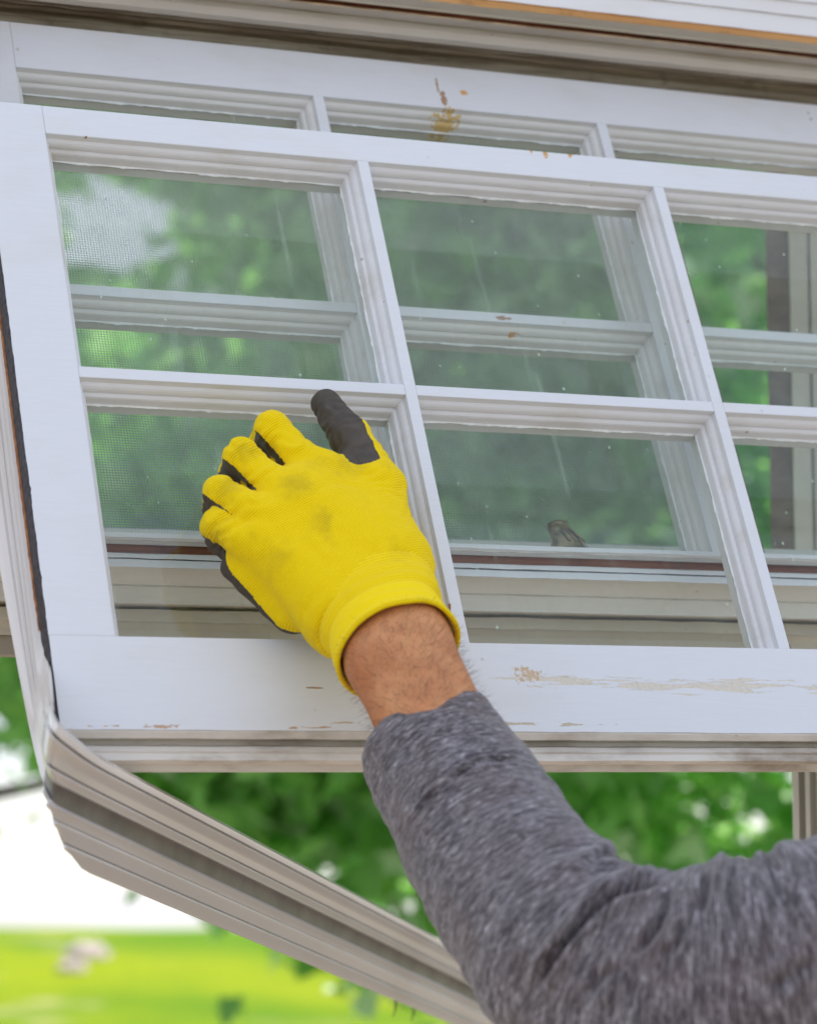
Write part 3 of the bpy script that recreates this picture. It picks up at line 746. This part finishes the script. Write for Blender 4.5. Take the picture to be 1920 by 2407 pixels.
# ---- knitted cuff
def frames(cs, upref):
    out = []; n = len(cs)
    for i in range(n):
        t = cs[min(i + 1, n - 1)] - cs[max(i - 1, 0)]; t /= np.linalg.norm(t)
        u = upref - (upref @ t) * t; u /= np.linalg.norm(u); out.append((t, u, np.cross(t, u)))
    return out
ctr = [(W1 + W2) / 2 - (RIM - (W1 + W2) / 2) * .12, (W1 + W2) / 2 + (RIM - (W1 + W2) / 2) * .3, (W1 + W2) / 2 * .35 + RIM * .65, RIM]
cc = catmull([np.append(a, b) for a, b in zip(ctr, [(.0385, .0235), (.0365, .0245), (.0335, .0265), (.0335, .0280)])], 24)
urf = W1 - W2; fr = frames([c[:3] for c in cc], urf)
v = []; knit = []; SEG = 160; NR = len(cc)
for i, (c, (t, u, w_)) in enumerate(zip(cc, fr)):
    q = i / (NR - 1)
    for k in range(SEG):
        th = 2 * math.pi * k / SEG
        r = 1 + .0015 * math.sin(th * 60) / .03 * 0 + (.012 * math.sin(q * NR * .55)) * min(1, q * 3)
        r += .03 * mnoise.noise(Vector((math.cos(th) * 1.2, math.sin(th) * 1.2, q * 3))) + .04 * max(0, q - .86) / .14
        r -= .05 * math.exp(-((q - .62) / .09) ** 2) * (1 + .6 * mnoise.noise(Vector((math.cos(th), math.sin(th), 9))))
        p = c[:3] + u * c[3] * r * math.cos(th) + w_ * c[4] * r * math.sin(th) + t * .0025 * mnoise.noise(Vector((math.cos(th) * 1.5, math.sin(th) * 1.5, 4))) * q
        v.append(p); knit.append(min(q, .62) * np.linalg.norm(ctr[-1] - ctr[0]) * .62)
# rolled edge
c, (t, u, w_) = cc[-1], fr[-1]
for a, (ro, ax_) in enumerate(((1.045, .0008), (1.035, .0018), (1.01, .0022), (.975, .0016), (.955, -.001), (.93, -.006), (.90, -.018))):
    for k in range(SEG):
        th = 2 * math.pi * k / SEG; n_ = 1 + .03 * mnoise.noise(Vector((math.cos(th) * 1.2, math.sin(th) * 1.2, 3)))
        v.append(c[:3] + u * c[3] * ro * n_ * math.cos(th) + w_ * c[4] * ro * n_ * math.sin(th) + t * (ax_ + .0025 * mnoise.noise(Vector((math.cos(th) * 1.5, math.sin(th) * 1.5, 4))))); knit.append(np.linalg.norm(ctr[-1] - ctr[0]) + a * .0012)
f = []
for i in range(NR + 6):
    for k in range(SEG): a = i * SEG + k; b_ = i * SEG + (k + 1) % SEG; f.append((a, b_, b_ + SEG, a + SEG))
cuff = pyo('cuff', np.array(v) - pb, f, m_yel, glove, True)
at = cuff.data.attributes.new('knit', 'FLOAT', 'POINT'); at.data.foreach_set('value', np.array(knit, np.float32))

# ---- sleeve
SR = [(.0385, .0345), (.0430, .040), (.0475, .045), (.0560, .055), (.0640, .064), (.0690, .069), (.074, .074), (.078, .078)]
sp_ = catmull([np.append(a, b) for a, b in zip(AX, SR)], 70)
fr = frames([c[:3] for c in sp_], W1 - W2)
# carry the frame along instead of re-projecting it
u = fr[0][1]; ff = []
for i in range(len(sp_)):
    t = fr[i][0]; u = u - (u @ t) * t; u /= np.linalg.norm(u); ff.append((t, u, np.cross(t, u)))
arc = np.concatenate([[0], np.cumsum(np.linalg.norm(np.diff(sp_[:, :3], axis=0), axis=1))])
NR = len(sp_); SEG = 320
def c6(pts): return np.array([(960 + x / 1.7917, 1600 + y / 1.7917) for x, y in pts])
creases = [  # path of the fold (crop px), width px, depth
    (c6([(1060, 850), (990, 868), (930, 890), (870, 920), (820, 955), (760, 1005), (700, 1075), (640, 1140), (590, 1200), (550, 1270), (530, 1330)]), 8, .0085),
    (c6([(1040, 852), (980, 820), (930, 780), (890, 735), (830, 725), (770, 755), (700, 815), (640, 890)]), 6, .0026),
    (c6([(960, 860), (900, 850), (840, 860), (780, 900), (720, 960)]), 6, .0022),
    (c6([(470, 322), (380, 330), (300, 350), (220, 395), (150, 445), (90, 500), (30, 570), (-20, 660)]), 4, .0016),
    (c6([(470, 300), (380, 306), (300, 325), (220, 368), (150, 418), (80, 478), (20, 550), (-30, 640)]), 4, -.0012),
    (c6([(1100, 850), (1085, 940), (1050, 1030), (990, 1110), (930, 1170)]), 9, .0040),
    (c6([(1262, 830), (1258, 880), (1245, 930), (1225, 1000)]), 9, .0036),
    (c6([(1375, 770), (1350, 810), (1345, 900), (1370, 1000), (1380, 1120)]), 10, .0030),
    (c6([(1180, 1000), (1150, 1080), (1090, 1170), (1070, 1280)]), 10, .0026),
    (c6([(1520, 700), (1530, 780), (1560, 880), (1600, 980)]), 11, .0034), (c6([(1700, 1180), (1600, 1260), (1500, 1300)]), 12, .003), (c6([(760, 1330), (820, 1250), (900, 1200)]), 10, .0022)]
def proj(Q):
    c = Q @ Rm.T + Tm; return 960 + F * c[:, 0] / c[:, 2], 1203.5 + F * c[:, 1] / c[:, 2]
TH = 2 * np.pi * np.arange(SEG) / SEG
U = np.array([f_[1] for f_ in ff]); W = np.array([f_[2] for f_ in ff]); TT = np.array([f_[0] for f_ in ff])
DIRS = U[:, None] * np.cos(TH)[None, :, None] + W[:, None] * np.sin(TH)[None, :, None]
BASEP = sp_[:, None, :3] + U[:, None] * (sp_[:, 3, None] * np.cos(TH))[..., None] + W[:, None] * (sp_[:, 4, None] * np.sin(TH))[..., None]
toc = Cs - BASEP; toc /= np.linalg.norm(toc, axis=-1, keepdims=True); facing = (toc * DIRS).sum(-1)
pu, pv = proj(BASEP.reshape(-1, 3)); PXY = np.stack([pu, pv], 1)
DISP = np.zeros(len(PXY)); fw_ = np.clip((facing.ravel() + .25) / .25, 0, 1)
for path, wd, dp in creases:
    best = np.full(len(PXY), 1e9); tt = np.zeros(len(PXY)); sgn = np.zeros(len(PXY)); n_ = len(path) - 1
    for k in range(n_):
        a, b = path[k], path[k + 1]; ab = b - a; t_ = np.clip(((PXY - a) @ ab) / (ab @ ab), 0, 1); r_ = PXY - (a + t_[:, None] * ab)
        d_ = np.linalg.norm(r_, axis=1); m_ = d_ < best; best = np.where(m_, d_, best); tt = np.where(m_, (k + t_) / n_, tt); sgn = np.where(m_, np.sign(ab[0] * r_[:, 1] - ab[1] * r_[:, 0]), sgn)
    env = np.clip(np.minimum(tt / .15 + .15, (1 - tt) / .35), 0, 1)
    sd_ = best * sgn
    g_ = np.exp(-(sd_ / (wd * 1.2)) ** 2) - .50 * np.exp(-((sd_ - wd * 2.8) / (wd * 2)) ** 2) - .45 * np.exp(-((sd_ + wd * 2.6) / (wd * 2)) ** 2)
    DISP -= 1.5 * dp * g_ * env * fw_
for (x, y, rx, h) in ((1185, 800, 60, .0022), (1310, 752, 70, .0034), (1570, 690, 80, .003), (1440, 745, 30, -.002)):     # bunched cloth along the upper edge
    c_ = c6([(x, y)])[0]; DISP += h * np.exp(-((PXY[:, 0] - c_[0]) / rx * 1.9) ** 2 - ((PXY[:, 1] - c_[1]) / 55) ** 2)
DISP = DISP.reshape(NR, SEG)
v = []
for i in range(NR):
    t, u, w_ = ff[i]; c = sp_[i]; s = arc[i]
    elb = math.exp(-((s - arc[3 * 70]) / .075) ** 2)
    for k in range(SEG):
        th = TH[k]; cx_, cy_ = math.cos(th), math.sin(th); r = DISP[i, k]
        r += (.0022 + .0022 * elb) * mnoise.noise(Vector((cx_ * 1.0, cy_ * 1.0, s * 34))) + (.0008 + .0012 * elb) * mnoise.noise(Vector((cx_ * 1.3, cy_ * 1.3, s * 120)))
        r += .0009 * mnoise.noise(Vector((cx_ * 4, cy_ * 4, s * 60)))
        if s < .004: r -= (.004 - s) * .25
        v.append(c[:3] + u * (c[3] + r) * cx_ + w_ * (c[4] + r) * cy_ + t * (.004 * mnoise.noise(Vector((cx_, cy_, 5))) * math.exp(-s / .02)))
for a, (dr, ds) in enumerate(((-.0012, -.0012), (-.0028, -.0006), (-.0034, .004), (-.0040, .016))):
    t, u, w_ = ff[0]; c = sp_[0]
    for k in range(SEG):
        th = 2 * math.pi * k / SEG; cx_, cy_ = math.cos(th), math.sin(th)
        v.append(c[:3] + u * (c[3] + dr) * cx_ + w_ * (c[4] + dr) * cy_ + t * (ds + .004 * mnoise.noise(Vector((cx_, cy_, 5)))))
f = []; fuv = []
def addq(r0, r1, k, s0, s1):
    k2 = (k + 1) % SEG; f.append((r0 * SEG + k, r0 * SEG + k2, r1 * SEG + k2, r1 * SEG + k))
    q0, q1 = k / SEG * .3, (k + 1) / SEG * .3
    fuv.extend([(s0, q0), (s0, q1), (s1, q1), (s1, q0)])
for i in range(NR - 1):
    for k in range(SEG): addq(i, i + 1, k, arc[i], arc[i + 1])
ch = [0, NR, NR + 1, NR + 2, NR + 3]
for a, b_ in zip(ch[:-1], ch[1:]):
    for k in range(SEG): addq(b_, a, k, -.002 * b_ / NR, 0)
f.append(tuple((NR - 1) * SEG + k for k in range(SEG))); fuv.extend([(0, 0)] * SEG)
sleeve = pyo('sleeve', np.array(v) - pb, f, heather_mat(), person, True)
uvl = sleeve.data.uv_layers.new(name='UVMap'); uvl.data.foreach_set('uv', np.array(fuv, np.float32).ravel())
# ---- hairs of the bare wrist
hv = []; hf = []
t = AX[1] - RIM; L = np.linalg.norm(t); t /= L; u = (W1 - W2); u = u - (u @ t) * t; u /= np.linalg.norm(u); w_ = np.cross(t, u)
for i in range(2600):
    s = rng.uniform(-.01, .075); th = rng.uniform(0, 2 * math.pi); o_ = RIM + t * s
    dr_ = u * math.cos(th) + w_ * math.sin(th)
    q = np.linspace(.015, .045, 60)[:, None]; pts = o_ + dr_ * q; dv = body_fn(pts); k = np.argmax(dv > 0); p = pts[k] - dr_ * .0012
    ln = rng.uniform(.005, .011); dirn = dr_ * rng.uniform(.25, .6) - t * rng.uniform(-.5, .7) + u * rng.uniform(-.6, .9); dirn /= np.linalg.norm(dirn)
    sd_ = np.cross(dirn, dr_); sd_ /= np.linalg.norm(sd_) + 1e-9; sd_ *= .00007; b0 = len(hv)
    m_ = p + dirn * ln * .5 + dr_ * .0006; e_ = p + dirn * ln
    hv += [p - sd_, p + sd_, m_ + sd_ * .8, m_ - sd_ * .8, e_]; hf += [(b0, b0 + 1, b0 + 2, b0 + 3), (b0 + 3, b0 + 2, b0 + 4)]
pyo('arm_hair', np.array(hv) - pb, hf, plain("dark_arm_hair", (.16, .075, .035), .5), body)

# ------------------------------------------------------------------ garden
def smooth(t): t = max(0, min(1, t)); return t * t * (3 - 2 * t)
def ground_z(x, y): return 1.60 * smooth((y - 6) / 36) * (1 if y < 48 else max(-2, 1 - ((y - 48) / 90) ** 2)) + .06 * mnoise.noise(Vector((x * .12, y * .12, 0)))
v = []; f = []; ys = list(np.linspace(-40, 0, 6)) + list(np.linspace(1, 90, 120)) + list(np.linspace(100, 800, 14)); xs = list(np.linspace(-500, -45, 8)) + list(np.linspace(-40, 40, 90)) + list(np.linspace(45, 500, 8))
for y in ys:
    for x in xs: v.append((x, y, ground_z(x, y)))
for j in range(len(ys) - 1):
    for i in range(len(xs) - 1): a = j * len(xs) + i; f.append((a, a + 1, a + len(xs) + 1, a + len(xs)))
lawn = pyo('ground', v, f, grass_mat(), None, True); tag(lawn, 'sunlit yellow-green lawn rising gently behind the window', 'lawn', kind='structure')

v = []; f = []  # unseen ground sheet, added to bounce warm light instead of lawn green
for y in np.linspace(-16, 13, 30):
    for x in np.linspace(-16, 16, 30): v.append((x, y, ground_z(x, y) + .05))
for j in range(29):
    for i in range(29): a = j * 30 + i; f.append((a, a + 1, a + 31, a + 30))
tag(pyo('bounce_sheet', v, f, plain("warm_bounce_grey", (.25, .205, .17), .9, 3., .15, .003), None, True), 'unseen warm grey ground sheet added below the window for bounce light', 'bounce_sheet', kind='structure')
LEAF = [(0, 0), (.18, .02), (.52, -.14), (.40, .18), (.62, .46), (.30, .44), (.30, .60), (0, 1.0), (-.30, .60), (-.30, .44), (-.62, .46), (-.40, .18), (-.52, -.14), (-.18, .02)]
def leaves(cls, nper, size, spread, seed, m, parent, off):
    rg = np.random.default_rng(seed); L = np.array(LEAF); nl = len(L)
    C = np.repeat(cls, nper, 0); n = len(C)
    C = C + rg.normal(size=(n, 3)) * np.array([spread, spread, spread * .75]) * .85
    az = rg.uniform(0, 2 * math.pi, n); drp = rg.normal(.9, .45, n); rol = rg.normal(0, .5, n); sc = size * rg.uniform(.6, 1.25, n)
    fw = np.stack([np.cos(az) * np.cos(drp), np.sin(az) * np.cos(drp), -np.sin(drp)], 1)
    sd_ = np.stack([-np.sin(az), np.cos(az), 0 * az], 1); up = np.cross(sd_, fw)
    sd2 = sd_ * np.cos(rol)[:, None] + up * np.sin(rol)[:, None]; up2 = np.cross(sd2, fw)
    V = C[:, None] + sc[:, None, None] * (L[None, :, 0, None] * sd2[:, None] + L[None, :, 1, None] * fw[:, None] + (np.abs(L[:, 0]) * .35)[None, :, None] * up2[:, None])
    V = V.reshape(-1, 3) - off
    me = bpy.data.meshes.new('crown'); me.vertices.add(n * nl); me.vertices.foreach_set('co', V.astype(np.float32).ravel())
    me.loops.add(n * nl); me.loops.foreach_set('vertex_index', np.arange(n * nl, dtype=np.int32)); me.polygons.add(n)
    me.polygons.foreach_set('loop_start', np.arange(0, n * nl, nl, dtype=np.int32)); me.polygons.foreach_set('loop_total', np.full(n, nl, np.int32)); me.update(); me.validate()
    return link('crown', me, m, parent)
def branch(g, a, b, ra, rb, sag=.1, seg=8, n=7):
    a, b = np.array(a, float), np.array(b, float); path = []; rd = []
    for i in range(n + 1):
        q = i / n; p = a + (b - a) * q; p[2] += sag * math.sin(math.pi * q)
        p[0] += .05 * mnoise.noise(Vector((q * 3, ra * 90, a[0]))); path.append(p); rd.append(ra + (rb - ra) * q)
    g.add(*lathe_sweep(path, rd, seg))
m_bark = plain("grey_brown_bark", (.13, .105, .085), .9, 25., .4, .01)
def tree(label, base, height, ells, ncl, nper, size, m, seed, group='broad-leaved trees behind the window', holes=()):
    base = np.array(base, float); base[2] = ground_z(base[0], base[1]) - .02
    root = empty('maple_tree', world=Vector(base)); tag(root, label, 'tree', group)
    rg = np.random.default_rng(seed); cl = []
    while len(cl) < ncl:
        c, r = ells[rg.integers(len(ells))]; d = rg.normal(size=3); d /= np.linalg.norm(d); p = np.array(c) + d * np.array(r) * rg.uniform(.45, 1.0) ** .6
        if mnoise.noise(Vector(p * 1.1) + Vector((seed, 0, 0))) < -.28: continue
        if any(np.linalg.norm((p - np.array(hc)) / np.array(hr)) < 1 for hc, hr in holes): continue
        cl.append(p)
    cl = np.array(cl)
    leaves(cl, nper, size, .17, seed, m, root, base)
    g = MB(); top = base + (0, 0, height); branch(g, base, top, .20, .07, 0, 14, 10)
    o = g.obj('trunk', m_bark, root, base, smooth=True)
    for i in range(12):
        g = MB(); p = cl[rg.integers(len(cl))]; q = rg.uniform(.45, .95); a = base + (top - base) * q
        branch(g, a, p, .075 * (1.2 - q), .014, .22); g.obj('branch', m_bark, root, base, smooth=True)
    return root
m_leaf1 = leaf_mat("fresh_maple_leaf", (.07, .26, .05), (.26, .56, .17), (.66, .78, .60))
m_leaf2 = leaf_mat("dark_maple_leaf", (.035, .17, .045), (.24, .56, .15), (.58, .74, .50))
def gap(u, v, y, r):            # an opening in a crown, on one sight line so that the sky shows through all the trees
    p = camW(u * D, v * D, y); return (p, (r * y / 10, 1.6, r * y / 10 * .9))
GAPS = [(250, 395, .40), (150, 450, .36), (335, 410, .30), (1120, 905, .22), (1610, 985, .20), (400, 390, .15), (200, 560, .14)]
tree('nearest maple, its low leafy crown right of centre behind the sleeve and under the sash', (1.6, 8.9, 0), 3.2, [((1.05, 7.6, 3.0), (1.85, .65, 1.85)), ((2.4, 7.7, 3.2), (1.5, .7, 1.7)), ((-.05, 7.7, 3.25), (.95, .5, 1.4)), ((-.5, 7.7, 2.75), (.5, .4, .72))], 1400, 22, .095, m_leaf1, 11, holes=[gap(u, v, 7.6, r) for u, v, r in GAPS])
tree('maple at the left, its branch over the bright gap beside the aluminium corner', (-3.0, 10.2, 0), 4.2, [((-2.45, 10, 3.75), (1.3, .8, 1.6)), ((-1.95, 10, 3.1), (.62, .5, 1.0)), ((-1.9, 10, 2.85), (.55, .5, .75)), ((-1.95, 10, 3.1), (.62, .5, 1.0)), ((-.9, 10.2, 4.4), (1.2, .8, 1.9))], 900, 24, .105, m_leaf1, 23, holes=[gap(u, v, 10., r) for u, v, r in GAPS])
tree('tall dark tree farthest back, filling the view through the upper panes', (2.4, 15, 0), 6.5, [((1.9, 14.5, 4.7), (2.9, 1.1, 4.1)), ((4.6, 14.5, 5.0), (2.6, 1.1, 3.9)), ((-.3, 14.5, 6.0), (2.0, 1.0, 2.9))], 1700, 26, .15, m_leaf2, 37, holes=[gap(u, v, 14.5, r) for u, v, r in GAPS])
g = MB(); branch(g, (-2.9, 10, 2.0), (-1.15, 10, 2.22), .05, .02, -.05); br_ = [o for o in bpy.data.objects if o.name.startswith('maple_tree') and 'left' in o['label']][0]; g.obj('branch', m_bark, br_, np.array(br_.location), smooth=True)
# rocks in the lawn
m_rock = plain("pinkish_fieldstone", (.60, .48, .46), .85, 3., .35, .02)
for i, (u, v0, y, s, lab) in enumerate(((185, 2272, 30., .13, 'smaller pinkish garden stone on the lawn, left of its pair'), (215, 2262, 32., .19, 'larger pale garden stone on the lawn, right of its pair'))):
    x = (u - 960) / F * y; zg = ground_z(x, y); vv = []; nn = 10
    for a in range(nn + 1):
        for b_ in range(16):
            ph = math.pi * a / nn; th = 2 * math.pi * b_ / 16; d = Vector((math.sin(ph) * math.cos(th), math.sin(ph) * math.sin(th), math.cos(ph)))
            k = s * (1 + .35 * mnoise.noise(d * 1.6 + Vector((i * 5, 0, 0)))); vv.append((d.x * k * 1.3, d.y * k, d.z * k * .7))
    ff_ = [(a * 16 + b_, a * 16 + (b_ + 1) % 16, (a + 1) * 16 + (b_ + 1) % 16, (a + 1) * 16 + b_) for a in range(nn) for b_ in range(16)]
    o = pyo('garden_stone', vv, ff_, m_rock); o.location = (x, y, zg + s * .25); tag(o, lab, 'stone', 'stones on the lawn')
